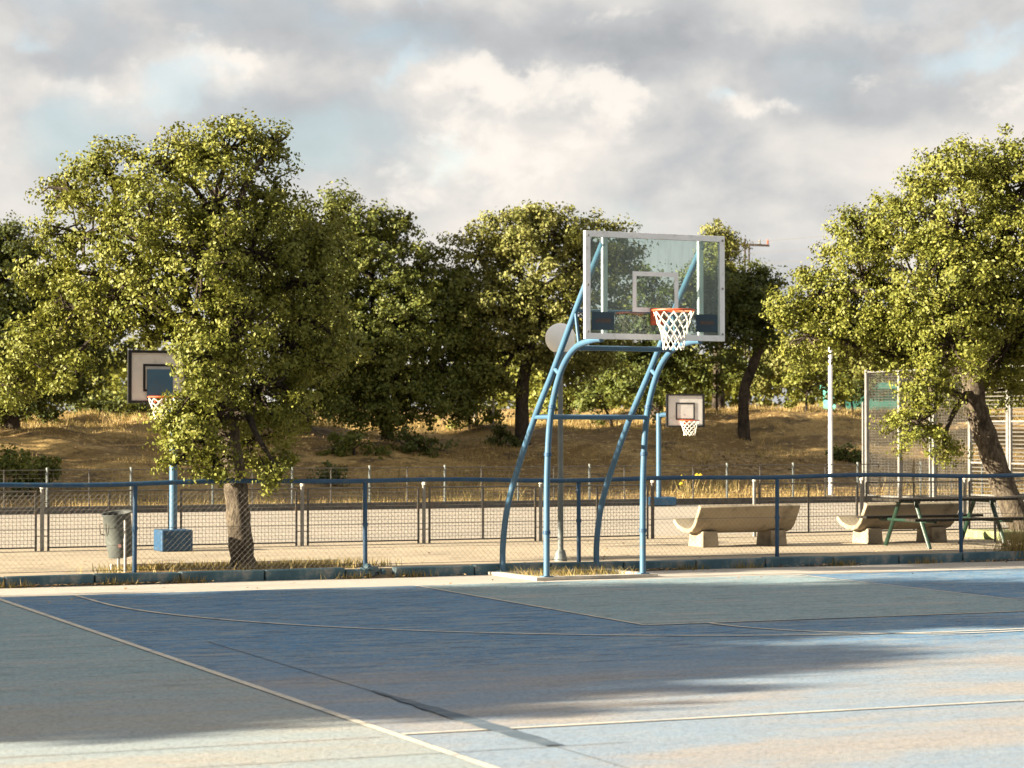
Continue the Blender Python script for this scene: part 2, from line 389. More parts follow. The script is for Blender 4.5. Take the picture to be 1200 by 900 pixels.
court = sheet('court', -16, 16, -30, V_KERB, 0, M['apron'], kind='structure', thick=.2)
sheet('painted_field', -7.09, 7.09, -26.0, -.42, .003, M['blue'], court)
sheet('painted_side', -13.5, -7.10, -26.0, -.42, .003, M['green'], court)
sheet('painted_key', -2.41, 2.41, -6.2, -.46, .006, M['green'], court)
LZ = .009
sheet('sideline', -7.12, -7.06, -25.5, -.46, LZ, M['line'], court)
sheet('half_court_line', -7.05, 7.05, -12.385, -12.335, LZ, M['line'], court)
sheet('lane_line', -2.455, -2.415, -6.2, -.46, LZ, M['line'], court)
sheet('lane_line', 2.415, 2.455, -6.2, -.46, LZ, M['line'], court)
sheet('free_throw_line', -2.41, 2.41, -6.22, -6.18, LZ, M['line'], court)
sheet('end_line', -7.05, 7.05, -.455, -.425, LZ, M['line'], court)
def arc(name, r, cv_, a0, a1, straight=None):
    b = MB(); n = 64; vs = []; fs = []
    for i in range(n + 1):
        a = a0 + (a1 - a0) * i / n
        for rr in (r - .025, r + .025): vs.append(W(rr * math.cos(a), cv_ - rr * math.sin(a), LZ + .001))
    for i in range(n): fs.append((2 * i, 2 * i + 1, 2 * i + 3, 2 * i + 2))
    b.add(vs, fs); return b.build(name, M['line'], court)
arc('three_point_line', 6.25, -1.6, 0, math.pi)
sheet('three_point_line', -6.275, -6.225, -1.58, -.46, LZ, M['line'], court)
sheet('three_point_line', 6.225, 6.275, -1.58, -.46, LZ, M['line'], court)
arc('free_throw_arc', 1.8, -6.22, 0, math.pi)
# slab joints
for uj in (-6.45,):
    sheet('slab_joint', uj - .005, uj + .005, -25.5, -6.2, .0065, M['joint'], court)
for vj, ue in ((-12.42, -7.2), (-13.17, -6.0)):
    sheet('slab_joint', -13.4, ue, vj - .006, vj + .006, .0075, M['joint'], court)
pb = MB(); n_ = 14; vs_ = []  # darker streak of colour along the slab joint, widening towards the viewer
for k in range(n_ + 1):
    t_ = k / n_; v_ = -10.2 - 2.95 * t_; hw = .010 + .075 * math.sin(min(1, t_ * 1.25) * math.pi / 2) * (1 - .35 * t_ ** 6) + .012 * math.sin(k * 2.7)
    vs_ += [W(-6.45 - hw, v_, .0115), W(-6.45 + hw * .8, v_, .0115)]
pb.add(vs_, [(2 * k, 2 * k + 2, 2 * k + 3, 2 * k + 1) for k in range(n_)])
pb.build('dark_streak', M['seam_streak'], court)

sheet('pavement', -40, 40, V_KERB + .16, 7.4, PAVE, M['pave'], kind='structure', thick=.3)
sheet('second_court', -40, 40, 7.4, 20.42, PAVE - .015, M['court2'], kind='structure', thick=.3)
for vj in (9.6, 12.4, 15.6):
    pass

# kerb: bedding strip + one stone after another
kerb = tag(MB().box(W(0, V_KERB + .085, -.06), (32, .13, .08), rz=TH).build('kerb', M['concrete']), kind='structure')
u = -15.9; k = 0
kr = random.Random(3)
while u < 15.8:
    L = kr.choice((.98, .98, 1.0, .78)) 
    gap = kr.uniform(.008, .025)
    if -2.98 < u < -2.45 and k != -1:
        # broken stretch: one short stump, then rubble at the post
        b = MB().box((0, 0, 0), (.24, .15, .12)); o = b.build('kerb_stone', M['kerb'], kerb, bevel=.02)
        o.location = W(u + .12, V_KERB + .08, .035); o.rotation_euler = (0, .05, TH + .03); k = -1
        u += .62; continue
    b = MB().box((0, 0, 0), (L - gap, .155, .15 + kr.uniform(-.006, .012)))
    o = b.build('kerb_stone', M['kerb'], kerb, bevel=.014)
    o.location = W(u + L / 2, V_KERB + .08 + kr.uniform(-.012, .012), .045 + kr.uniform(-.008, .008))
    o.rotation_euler = (kr.uniform(-.03, .03), kr.uniform(-.006, .006), TH + kr.uniform(-.006, .006))
    u += L
    if k != -1: k += 1

def lumps(name, m, parent, center, n, spread, size, seed, kind=None):
    r = random.Random(seed); b = MB()
    for _ in range(n):
        p = Vector(center) + Vector((r.gauss(0, spread[0]), r.gauss(0, spread[1]), abs(r.gauss(0, spread[2]))))
        s = size * r.uniform(.5, 1.4)
        b.box(p, (s, s * r.uniform(.6, 1.2), s * r.uniform(.5, .9)), rz=r.uniform(0, 3), rx=r.uniform(-.5, .5), ry=r.uniform(-.5, .5), taper=r.uniform(.5, .85))
    o = b.build(name, m, parent)
    if kind: tag(o, kind=kind)
    return o

# ------------------------------------------------------------------ grasses
def blades(name, pts, h, wd, m, seed, lean=.35):
    r = np.random.default_rng(seed); n = len(pts)
    pts = np.asarray(pts, float); a = r.uniform(0, 2 * np.pi, n)
    hh = h * r.uniform(.45, 1.3, n); ww = wd * r.uniform(.6, 1.4, n)
    dx = np.stack([np.cos(a), np.sin(a), np.zeros(n)], 1)
    l = r.normal(0, lean, (n, 2))
    tip = pts + np.stack([l[:, 0] * hh, l[:, 1] * hh, hh], 1)
    v = np.stack([pts - dx * ww[:, None], pts + dx * ww[:, None], tip], 1).reshape(-1, 3)
    return np_mesh(name, v, np.arange(3 * n).reshape(-1, 3), m)
def uvpts(r, n, u0, u1, v0, v1, z=None, clump=None):
    uu = r.uniform(u0, u1, n); vv = r.uniform(v0, v1, n)
    if clump is not None:
        f = np.sin(uu * .9 + 1.7 * np.sin(vv * .6)) + np.sin(vv * 1.7 + uu * .35) + np.sin(uu * 2.3 - vv) * .6
        keep = f + r.normal(0, .6, n) > clump; uu = uu[keep]; vv = vv[keep]
    zz = hill(uu, vv) - .01 if z is None else np.full(len(uu), z)
    return np.stack([O.x + uu * U.x + vv * V.x, O.y + uu * U.y + vv * V.y, zz], 1)
R = np.random.default_rng(11)
tag(blades('dry_grass', uvpts(R, 130000, -14, 34, 20.7, 36, clump=-.2), .11, .007, M['straw'], 1), 'short straw coloured dry grass covering the hillside behind the far fence', 'grass', kind='stuff')
tag(blades('tall_dry_grass', np.concatenate([uvpts(R, 34000, -14, 34, 20.75, 22.6, clump=-.6), uvpts(R, 60000, -14, 36, 32.4, 39, clump=-2.5)]), .17, .007, M['straw'], 2), 'taller bleached grass along the foot and the brow of the hillside', 'grass', kind='stuff')
tag(blades('brown_weeds', np.concatenate([uvpts(R, 9000, -14, 34, 20.75, 25, clump=.9), uvpts(R, 7000, -14, 34, 22, 34, clump=1.5)]), .36, .011, M['weed'], 3), 'half dry weeds growing up against the far fence', 'weeds', kind='stuff')
def small_weeds(name, label, lst, seed, h=.14):
    r = np.random.default_rng(seed); P = []
    for (uu, vv, zz, n, s1, s2) in lst:
        q = np.stack([r.normal(uu, s1, n), r.normal(vv, s2, n)], 1)
        P.append(np.stack([O.x + q[:, 0] * U.x + q[:, 1] * V.x, O.y + q[:, 0] * U.y + q[:, 1] * V.y, np.full(n, zz)], 1))
    return tag(blades(name, np.concatenate(P), h, .006, M['weed'], seed), label, 'weeds', kind='stuff')
small_weeds('kerb_weeds', 'small dry weeds sprouting along the foot of the blue kerb', [(x, .99, 0, 60, .14, .02) for x in (-6.6, -5.4, -4.6, -2.7, -1.9, 1.75, 2.55, 3.9, 5.2)], 21, .09)
small_weeds('pit_grass', 'dry grass in the tree strip behind the kerb under the leafy oak', [(x, 1.75, PAVE, 300, .3, .16) for x in np.arange(-5.0, -2.4, .32)], 22, .10)
small_weeds('corner_weeds', 'tuft of yellowing grass over the kerb by the end fence post', [(6.75, 1.2, .05, 260, .16, .09), (7.2, 1.35, .08, 200, .2, .1)], 23, .42)
lt = MB()
for _ in range(2600):
    uu = rnd.uniform(-8, 8); vv = V_KERB - abs(rnd.gauss(0, .05)) - .01
    if math.sin(uu * 2.1) + math.sin(uu * .9 + 1) < rnd.uniform(-.8, 1.2): continue
    c = W(uu, vv, .012 + rnd.uniform(0, .015)); a = rnd.uniform(0, 6.28); s = rnd.uniform(.012, .03)
    d1 = Vector((math.cos(a), math.sin(a), rnd.uniform(-.3, .5))) * s; d2 = Vector((-math.sin(a), math.cos(a), rnd.uniform(-.2, .4))) * s * .6
    lt.add([c - d1, c + d2, c + d1, c - d2], [(0, 1, 2, 3)])
for _ in range(420):
    uu = rnd.uniform(-8, 9); vv = rnd.uniform(1.3, 6.5) if rnd.random() < .75 else rnd.uniform(-1.5, 1.0)
    c = W(uu, vv, (PAVE if vv > 1.22 else .004) + .012); a = rnd.uniform(0, 6.28); s = rnd.uniform(.015, .032)
    d1 = Vector((math.cos(a), math.sin(a), rnd.uniform(-.2, .4))) * s; d2 = Vector((-math.sin(a), math.cos(a), rnd.uniform(-.2, .3))) * s * .6
    lt.add([c - d1, c + d2, c + d1, c - d2], [(0, 1, 2, 3)])
tag(lt.build('fallen_leaves', M['litter']), 'fallen dry leaves gathered along the blue kerb and strewn over the pavement', 'leaves', kind='stuff')
# tree strip: soil sheet with a low edging behind
strip = sheet('tree_strip', -5.25, -2.45, 1.42, 2.05, PAVE + .012, M['litter'], kind='structure', thick=.01)
sheet('strip_edging', -5.25, -2.45, 2.055, 2.12, PAVE + .07, M['offwhite'], strip, thick=.12)

# ------------------------------------------------------------------ the basketball stand
SA = math.radians(27)
stand = thing('basketball_stand', 'tall blue tubular basketball stand with clear backboard, orange rim and white net', 'basketball hoop', (.97, 27.68, 0), SA)
HW = .64
def smooth_path(P, n=6):
    out = []; P = [Vector(p) for p in P]
    for i in range(len(P) - 1):
        p0 = P[max(i - 1, 0)]; p1 = P[i]; p2 = P[i + 1]; p3 = P[min(i + 2, len(P) - 1)]
        for k in range(n):
            t = k / n
            out.append(.5 * ((2 * p1) + (p2 - p0) * t + (2 * p0 - 5 * p1 + 4 * p2 - p3) * t * t + (3 * p1 - p0 - 3 * p2 + p3) * t ** 3))
    out.append(P[-1]); return out
rear = [(1.12, .05), (1.12, .34), (1.02, .76), (.78, 1.20), (.30, 1.87), (-.17, 2.42), (-.80, 3.20), (-1.33, 3.80)]
front = [(0, .05), (0, .6), (-.01, 1.18), (-.07, 1.77), (-.20, 2.16), (-.42, 2.48), (-.72, 2.67), (-1.10, 2.735), (-1.30, 2.74)]
for s in (-1, 1):
    MB().tube(smooth_path([(s * HW, a, z) for a, z in rear]), .036, 12).build('rear_leg', M['bluepaint'], stand, True)
    MB().tube(smooth_path([(s * HW, a, z) for a, z in front]), .036, 12).build('front_leg', M['bluepaint'], stand, True)
    MB().tube([(s * HW, -.10, 1.88), (s * HW, .29, 1.88)], .026, 8).build('side_tie', M['bluepaint'], stand, True)
    MB().tube([(s * HW, -.19, 2.44), (s * HW, -.33, 2.36)], .024, 8).build('strut', M['bluepaint'], stand, True)
    MB().tube([(s * HW, -.70, 3.06), (s * HW, -.78, 2.69)], .02, 8).build('strut', M['bluepaint'], stand, True)
    MB().box((s * HW, 0, .045), (.12, .12, .012)).build('foot_plate', M['bluepaint'], stand)
    MB().box((s * HW, 1.12, .045), (.12, .12, .012)).build('foot_plate', M['bluepaint'], stand)
    for zc, vc in ((1.45, -.03), (2.0, -.135), (.55, 0)):
        MB().lathe([(.036, -.02), (.045, -.02), (.045, .02), (.036, .02)], (s * HW, vc, zc), 14).build('clamp_ring', M['bluefence'], stand, True)
MB().tube([(-HW, -.105, 1.88), (HW, -.105, 1.88)], .028, 8).build('cross_bar', M['bluepaint'], stand, True)
MB().tube([(-HW, .29, 1.885), (HW, .29, 1.885)], .028, 8).build('cross_bar', M['bluepaint'], stand, True)
MB().tube([(-HW, -.68, 2.66), (HW, -.68, 2.66)], .03, 8).build('cross_bar', M['bluepaint'], stand, True)
MB().tube([(-HW, -.71, 3.08), (HW, -.71, 3.08)], .018, 8).build('cross_bar', M['bluepaint'], stand, True)
# base frame of pale concrete edging
for (c, d) in (((0, 0, .02), (1.62, .14, .04)), ((0, 1.12, .02), (1.62, .14, .04)), ((-.74, .56, .02), (.13, .98, .038)), ((.74, .56, .02), (.13, .98, .038))):
    MB().box(c, d).build('base_frame', M['offwhite'], stand, bevel=.008)
BV = -1.38            # plane of the board
BW, BH, BZ = 1.80, 1.19, 2.735
fw = .065
board = MB()
for (cx, cz, dx, dz) in ((0, BZ + fw / 2, BW, fw), (0, BZ + BH - fw / 2, BW, fw)):
    board.box((cx, BV, cz), (dx, .05, dz))
for s in (-1, 1): board.box((s * (BW / 2 - fw / 2), BV, BZ + BH / 2), (fw, .05, BH - 2 * fw))
frame = board.build('board_frame', M['white'], stand, bevel=.004)
for s in (-1, 1):
    MB().box((s * .62, BV + .05, BZ + BH / 2), (.06, .04, BH - .02)).build('board_upright', M['white'], stand)
    for zc in (.08, BH / 2, BH - .05):
        MB().lathe([(0, 0), (.012, 0), (.012, .008), (0, .01)], (0, 0, 0), 8).build('bolt', M['steel'], frame).matrix_local = Matrix.Translation((s * (BW / 2 - fw / 2), BV - .026, BZ + zc)) @ Matrix.Rotation(math.pi / 2, 4, 'X')
MB().box((0, BV, BZ + BH / 2), (BW - 2 * fw + .01, .012, BH - 2 * fw + .01)).build('glass_panel', M['glass'], stand)
sq = MB(); sw, sh, s0, lw = .59, .45, BZ + .31, .05
for (cx, cz, dx, dz) in ((0, s0 + lw / 2, sw, lw), (0, s0 + sh - lw / 2, sw, lw)): sq.box((cx, BV - .009, cz), (dx, .004, dz))
for s in (-1, 1): sq.box((s * (sw / 2 - lw / 2), BV - .009, s0 + sh / 2), (lw, .004, sh - 2 * lw))
sq.build('target_square', M['white'], stand)
for s in (-1, 1):
    st_ = MB().box((s * .67, BV - .009, BZ + .20), (.28, .003, .20)).build('sticker', M['sticker'], stand)
    MB().box((s * .67, BV - .0125, BZ + .205), (.19, .002, .045)).build('faded_print', M['stickertext'], st_)
RZ, RC = 3.05, BV - .025 - .15 - .225
MB().box((0, BV - .035, RZ - .055), (.15, .03, .19)).build('rim_plate', M['orange'], stand, bevel=.006)
MB().box((0, BV - .10, RZ - .02), (.13, .12, .035)).build('rim_bracket', M['orange'], stand, bevel=.005)
ring = [(.23 * math.cos(a), RC + .23 * math.sin(a), RZ) for a in np.linspace(0, 2 * math.pi, 41)]
MB().tube(ring, .0115, 8).build('rim', M['orange'], stand, True)
for s in (-1, 1):
    MB().tube([(s * .06, BV - .05, RZ - .10), (s * .13, RC + .18, RZ - .008)], .008, 6).build('rim_brace', M['orange'], stand, True)
def make_net(center, r0, r1, depth, levels, n, cord, mt, parent, seed=4):
    rr = random.Random(seed); b = MB(); c = Vector(center)
    def node(l, k):
        t = l / levels
        r = r1 + (r0 - r1) * (1 - t) ** 1.7
        a = 2 * math.pi * (k + .5 * (l % 2)) / n
        return c + Vector((r * math.cos(a), r * math.sin(a), -depth * (t ** .92) - .012))
    P = {(l, k): node(l, k) + Vector((rr.gauss(0, .004), rr.gauss(0, .004), rr.gauss(0, .004))) for l in range(levels + 1) for k in range(n)}
    for l in range(levels):
        for k in range(n):
            a = P[(l, k)]
            for d in ((0, -1) if l % 2 == 0 else (0, 1)):
                b.tube([a, P[(l + 1, (k + d) % n)]], cord, 4, False)
    return b.build('net', mt, parent)
make_net((0, RC, RZ), .225, .115, .42, 7, 12, .0055, M['net'], stand)
r_ = np.random.default_rng(31)
q = np.stack([r_.uniform(-.66, .66, 420), r_.uniform(.1, 1.02, 420)], 1)
pw = np.stack([.97 + q[:, 0] * math.cos(SA) - q[:, 1] * math.sin(SA), 27.68 + q[:, 0] * math.sin(SA) + q[:, 1] * math.cos(SA), np.full(420, .004)], 1)
tag(blades('stand_weeds', pw, .11, .006, M['weed'], 32, .6), 'scruffy dry weeds inside the pale base frame of the blue stand', 'weeds', kind='stuff')

# ------------------------------------------------------------------ blue rail fence with chain link
fence = thing('chain_link_fence', 'low dark blue rail fence with chain link wire standing on the kerb', 'fence', W(0, V_FENCE, 0), TH)
F0, F1, FZ = -10.72, 14.2, 1.13
post0 = None
for k in range(10):
    uu = -10.72 + 2.77 * k
    if post0 is None:
        post0 = MB().tube([(0, 0, .06), (0, 0, FZ - .01)], .026, 10).build('post', M['bluefence'], fence, True)
        post0.location = (uu, 0, 0); o = post0
    else: o = share('post', post0, fence, (uu, 0, 0))
    o.rotation_euler = (rnd.uniform(-.014, .014), rnd.uniform(-.010, .010), 0)
    cl = MB().lathe([(.026, -.02), (.034, -.02), (.034, .02), (.026, .02)], (0, 0, .62), 10).build('clamp', M['bluefence'], o)
rail_pts = [(F0 + (F1 - F0) * i / 60, 0, FZ + .010 * math.sin(i * .9) + .010 * math.sin(i * .37 + 1)) for i in range(61)]
MB().tube(rail_pts, .028, 10).build('top_rail', M['bluefence'], fence, True)
MB().tube([(F0, -.004, PAVE + .05), (F1, -.004, PAVE + .05)], .003, 4).build('tension_wire', M['wire'], fence)
MB().tube([(F0, -.004, .62), (F1, -.004, .62)], .003, 4).build('tension_wire', M['wire'], fence)
cl = MB(); H_ = FZ - .03 - PAVE - .03; z0 = PAVE + .03
x = F0 - H_
while x < F1:
    for sgn in (1, -1):
        a, b_ = x, x + H_
        za, zb = (z0, z0 + H_) if sgn > 0 else (z0 + H_, z0)
        if a < F0: za += (F0 - a) * sgn; a = F0
        if b_ > F1: zb -= (b_ - F1) * sgn; b_ = F1
        if b_ - a > .05: cl.tube([(a, .003 * sgn, za), (b_, .003 * sgn, zb)], .0011, 3, False)
    x += .066
tag(cl.build('chain_link_wire', M['wire'], fence), kind='stuff')
# rubble round the foot of one post
tag(lumps('post_rubble', M['kerb'], fence, (-10.72 + 2.77 * 3, -.08, .05), 26, (.07, .05, .03), .07, 5), kind='stuff')

# ------------------------------------------------------------------ grey panel fence
def panel_fence(label, posts, v, last_dark=False):
    f = thing('panel_fence', label, 'fence', W(0, v, PAVE), TH)
    PH = .80
    cache = {}
    for i, uu in enumerate(posts):
        p = MB().tube([(0, 0, 0), (0, 0, PH + .06)], .028, 8).build('post', M['darksteel'] if (last_dark and i == len(posts) - 1) else M['steel'], f, True)
        p.location = (uu, 0, 0)
        c = MB().lathe([(.031, PH + .035), (.033, PH + .05), (.03, PH + .072), (0, PH + .08)], (0, 0, 0), 8).build('post_cap', M['offwhite'], p)
    for a, b in zip(posts[:-1], posts[1:]):
        L = round(b - a - .17, 3)
        if L not in cache:
            fr = MB(); x0, x1, zb, zt = -L / 2, L / 2, .045, PH
            for xx in (x0, x1): fr.tube([(xx, 0, 0), (xx, 0, zt)], .017, 6)
            fr.tube([(x0, 0, zt), (x1, 0, zt)], .014, 6); fr.tube([(x0, 0, zb), (x1, 0, zb)], .012, 6)
            fr.tube([(0, 0, zb), (0, 0, zt)], .015, 6)
            for sx in (x0, x1):
                fr.box((sx + (-.03 if sx < 0 else .03), 0, .2), (.06, .012, .012)); 
                fr.box((sx + (-.03 if sx < 0 else .03), 0, .65), (.06, .012, .012))
            wm = MB(); xx = x0 + .05
            while xx < x1 - .01: wm.tube([(xx, 0, zb), (xx, 0, zt)], .0026, 3, False); xx += .05
            zz = zb + .05
            while zz < zt - .01: wm.tube([(x0, .004, zz), (x1, .004, zz)], .0032, 3, False); zz += .05
            pa = fr.build('panel', M['darksteel'], f, True); wi = tag(wm.build('wire_mesh', M['wire'], pa), kind='stuff')
            cache[L] = (pa, wi)
        else:
            pa = share('panel', cache[L][0], f); wi = tag(share('wire_mesh', cache[L][1], pa), kind='stuff')
        pa.location = ((a + b) / 2, 0, 0)
    return f
panel_fence('grey wire panel fence from the oak side up to the dark gap post', [-14.23, -12.4, -10.57, -8.74, -6.91, -5.08, -3.25, -1.42, .41, 2.24, 4.07], V_PANEL, True)
panel_fence('grey wire panel fence running on behind the concrete benches and picnic table', [5.80, 7.70, 9.60, 11.50, 13.40], V_PANEL)

# ------------------------------------------------------------------ far fence with its low wall
farf = thing('far_fence', 'thin far wire fence with pale posts on a dark low wall under the hillside', 'fence', W(0, V_FAR + .5, PAVE), TH)
MB().box((8, 0, .02), (70, .18, .20)).build('low_wall', M['darksteel'], farf)
FH = .84; fp = None
for k in range(42):
    uu = -26.79 + 1.65 * k
    if fp is None:
        fp = MB().tube([(0, -.0, .1), (0, 0, FH + .04)], .024, 8).build('post', M['pole'], farf, True); fp.location = (uu, 0, 0)
        ft = MB().tube([(0, 0, .1), (0, 0, FH)], .014, 6).build('stake', M['darksteel'], farf, True); ft.location = (uu + .82, 0, 0)
    else:
        share('post', fp, farf, (uu, 0, 0)); share('stake', ft, farf, (uu + .82, 0, 0))
MB().tube([(-26.8, 0, FH - .01), (42, 0, FH - .01)], .011, 6).build('top_wire', M['darksteel'], farf)
wm = MB(); z = .16
while z < FH - .03: wm.tube([(-26.8, 0, z), (42, 0, z)], .003, 3, False); z += .085
xx = -12.0
while xx < 30: wm.tube([(xx, 0, .12), (xx, 0, FH - .02)], .0022, 3, False); xx += .12
tag(wm.build('wire_mesh', M['wire'], farf), kind='stuff')

# ------------------------------------------------------------------ small practice hoops
def small_hoop(name, label, base, rz, block, pole_h, arm, bw, bh, bz, rim_z, blue_pad=False, pole_off=(0, 0)):
    t = thing(name, label, 'basketball hoop', base, rz)
    MB().box((0, 0, block[2] / 2), block).build('base_block', M['bluefence'], t, bevel=.02)
    MB().tube([(0, 0, block[2]), (0, 0, pole_h)], .055, 12).build('pole', M['bluepaint'], t, True)
    bx, by = arm
    MB().tube([(0, 0, pole_h - .05), (bx * .15, by * .15, pole_h - .03), (bx, by + .02, pole_h - .03)], .05, 8).build('arm', M['bluepaint'], t, True)
    MB().box((bx, by, bz + bh / 2), (bw, .03, bh)).build('board', M['boardwhite'], t)
    e = MB(); w_ = .035
    for (cx, cz, dx, dz) in ((0, w_ / 2, bw, w_), (0, bh - w_ / 2, bw, w_)): e.box((bx + cx, by - .017, bz + cz), (dx + .012, .04, dz))
    for s in (-1, 1): e.box((bx + s * (bw / 2 - w_ / 2), by - .017, bz + bh / 2), (w_ + .012, .04, bh - 2 * w_))
    e.build('board_edge', M['black'], t)
    q = MB(); qw, qh, q0, l = bw * .50, bh * .52, bz + bh * .22, .03
    for (cx, cz, dx, dz) in ((0, l / 2, qw, l), (0, qh - l / 2, qw, l)): q.box((bx + cx, by - .018, q0 + cz), (dx, .008, dz))
    for s in (-1, 1): q.box((bx + s * (qw / 2 - l / 2), by - .018, q0 + qh / 2), (l, .008, qh - 2 * l))
    q.build('target_square', M['black'], t)
    if blue_pad: MB().box((bx + .02, by - .03, bz + bh * .36), (bw * .42, .05, bh * .56)).build('blue_pad', M['bluepaint'], t)
    rc = by - .30
    MB().tube([(bx + .2 * math.cos(a), rc + .2 * math.sin(a), rim_z) for a in np.linspace(0, 2 * math.pi, 25)], .012, 6).build('rim', M['orange'], t, True)
    MB().box((bx, by - .06, rim_z - .03), (.12, .09, .08)).build('rim_bracket', M['orange'], t)
    make_net((bx, rc, rim_z), .2, .12, .30, 6, 10, .007, M['net'], t)
    return t
small_hoop('small_basketball_hoop', 'small hoop with black edged board and blue pad half hidden by the oak', W(-3.45, 6.0, PAVE), TH,
           (.43, .44, .29), 2.22, (-.33, -.42), .80, .70, 1.98, 2.06, True)
small_hoop('small_basketball_hoop', 'small white board hoop on a bent blue pole at the far fence', W(10.85, 19.9, PAVE), math.radians(14),
           (.62, .55, .18), 1.95, (.47, -.35), .84, .70, 1.66, 1.80)

# ------------------------------------------------------------------ globe lamp
lamp = thing('globe_lamp', 'park lamp with a white globe on a thin grey pole behind the blue stand', 'street lamp', W(.34, 1.75, PAVE))
MB().tube([(0, 0, 0), (0, 0, 2.55)], [.038, .030], 12).build('pole', M['pole'], lamp, True)
MB().lathe([(.0, .0), (.085, .0), (.085, .02), (.06, .12), (.05, .14)], (0, 0, 0), 14).build('pole_foot', M['pole'], lamp, True)
MB().lathe([(.045, 2.5), (.075, 2.54), (.085, 2.60), (.06, 2.62)], (0, 0, 0), 14).build('collar', M['pole'], lamp, True)
MB().lathe([(max(.001, .19 * math.sin(a)), 2.77 - .19 * math.cos(a)) for a in np.linspace(.05, math.pi, 20)], (0, 0, 0), 28).build('globe', M['globe'], lamp, True)

# ------------------------------------------------------------------ benches
def bench(label, u, v):
    t = thing('concrete_bench', label, 'bench', W(u, v, PAVE), TH, None)
    L = 1.58; th_ = .065
    mid = [(-.34, .58), (-.26, .45), (-.175, .32), (-.09, .25), (.02, .222), (.16, .225), (.34, .275), (.46, .36)]
    out = []; inn = []
    for i, (a, b) in enumerate(mid):
        p0 = mid[max(i - 1, 0)]; p1 = mid[min(i + 1, len(mid) - 1)]
        d = Vector((p1[0] - p0[0], p1[1] - p0[1])).normalized(); n = Vector((-d.y, d.x))
        out.append((a - n.x * th_ / 2, b - n.y * th_ / 2)); inn.append((a + n.x * th_ / 2, b + n.y * th_ / 2))
    prof = out + inn[::-1]
    MB().extrude(prof, (-L / 2, 0, 0), Vector((1, 0, 0)), L, Vector((0, 1, 0)), Vector((0, 0, 1))).build('seat_shell', M['concrete'], t, True, bevel=.012)
    for s in (-1, 1):
        MB().box((s * .54, .02, .11), (.26, .44, .22), taper=.9).build('foot', M['concrete'], t, bevel=.012)
    return t
bench('curved concrete bench alone beside the gap in the panel fence', 4.16, 4.15)
bench('curved concrete bench standing behind the green legged picnic table', 6.78, 4.1)

# ------------------------------------------------------------------ picnic table
pt = thing('picnic_table', 'picnic table with dark planks and green A frame legs beside the blue fence', 'picnic table', W(6.78, 2.95, PAVE), TH)
TL = 1.95
for i in range(5): MB().box((0, -.28 + .14 * i, .66), (TL, .128, .035)).build('table_plank', M['darkwood'], pt, bevel=.004)
for s in (-1, 1):
    for i in range(2): MB().box((0, s * .62 + (-.065 + .13 * i), .40), (TL, .12, .035)).build('seat_plank', M['darkwood'], pt, bevel=.004)
    for e in (-1, 1):
        MB().tube([(e * .62, s * .56, 0), (e * .62, s * .20, .64)], .030, 8).build('leg', M['woodgreen'], pt, True)
    MB().tube([(s * .62, -.70, .37), (s * .62, .70, .37)], .024, 8).build('seat_support', M['woodgreen'], pt, True)
    MB().tube([(s * .62, -.30, .63), (s * .62, .30, .63)], .02, 8).build('top_support', M['woodgreen'], pt, True)
hoop = thing('steel_hoop', 'thin dark steel hoop barrier standing beside the leaning tree', 'barrier', W(8.55, 3.7, PAVE), TH)
MB().tube(smooth_path([(-.42, 0, 0), (-.42, 0, .56), (-.36, 0, .64), (.36, 0, .64), (.42, 0, .56), (.42, 0, 0)], 4), .018, 8).build('bent_tube', M['darksteel'], hoop, True)
MB().tube([(-.42, 0, .32), (.42, 0, .32)], .014, 8).build('cross_bar', M['darksteel'], hoop, True)
pit = tag(MB().box((0, 0, .06), (.55, .9, .14)).build('planter_stone', mat('mossy_stone', (.14, .17, .07), (.24, .22, .13), 5, .9, bump=.5), bevel=.03), 'low mossy stone block at the foot of the leaning tree', 'stone')
pit.location = W(8.75, 4.55, PAVE); pit.rotation_euler = (0, 0, TH)

# ------------------------------------------------------------------ litter bin
bn = thing('litter_bin', 'dented grey metal litter bin tilted between two posts behind the blue fence', 'litter bin', W(-5.22, 1.72, PAVE), TH - .25)
body = MB()
R0, R1, HB = .140, .168, .50
prof = [(0, 0), (R0 * .96, 0), (R0, .02), (R0 + .012, .16), (R0 + .02, .165), (R0 + .02, .18), (R1 - .008, HB - .02), (R1 + .008, HB), (R1 + .008, HB + .012), (R1 - .012, HB + .006)]
body.lathe(prof, (0, 0, 0), 26)
ob = body.build('bin_body', M['bin'], bn, True)
ob.matrix_local = Matrix.Translation((0, 0, .18)) @ Matrix.Rotation(-.10, 4, 'Y') @ Matrix.Rotation(.12, 4, 'X')
li = MB().lathe([(R1 - .012, HB + .005), (R1 - .02, HB - .05), (R0 - .01, .05), (0, .05)], (0, 0, 0), 26).build('bin_liner', M['bininside'], ob, True)
hd = MB().tube([(-R1 + .0, -.10, .42), (-R1 - .035, -.10, .41), (-R1 - .035, -.10, .30), (-R0 - .01, -.10, .28)], .008, 6).build('handle', M['darksteel'], ob, True)
MB().tube([(-.10, -R1 + .005, .40), (-.10, -R1 - .03, .39), (-.12, -R1 - .03, .30)], .008, 6).build('latch', M['darksteel'], ob, True)
MB().box((.0, -R0 - .017, .15), (.035, .004, .035)).build('sticker', M['pink'], ob)
for (x_, y_, hh) in ((.05, -.20, .60), (-.03, .21, .60)):
    MB().tube([(x_, y_, 0), (x_, y_, hh)], .017, 8).build('post', M['steel'], bn, True)
MB().tube([(.05, -.20, .40), (.04, -.14, .40)], .01, 6).build('pivot', M['darksteel'], bn, True)
MB().tube([(-.03, .21, .40), (-.02, .14, .40)], .01, 6).build('pivot', M['darksteel'], bn, True)

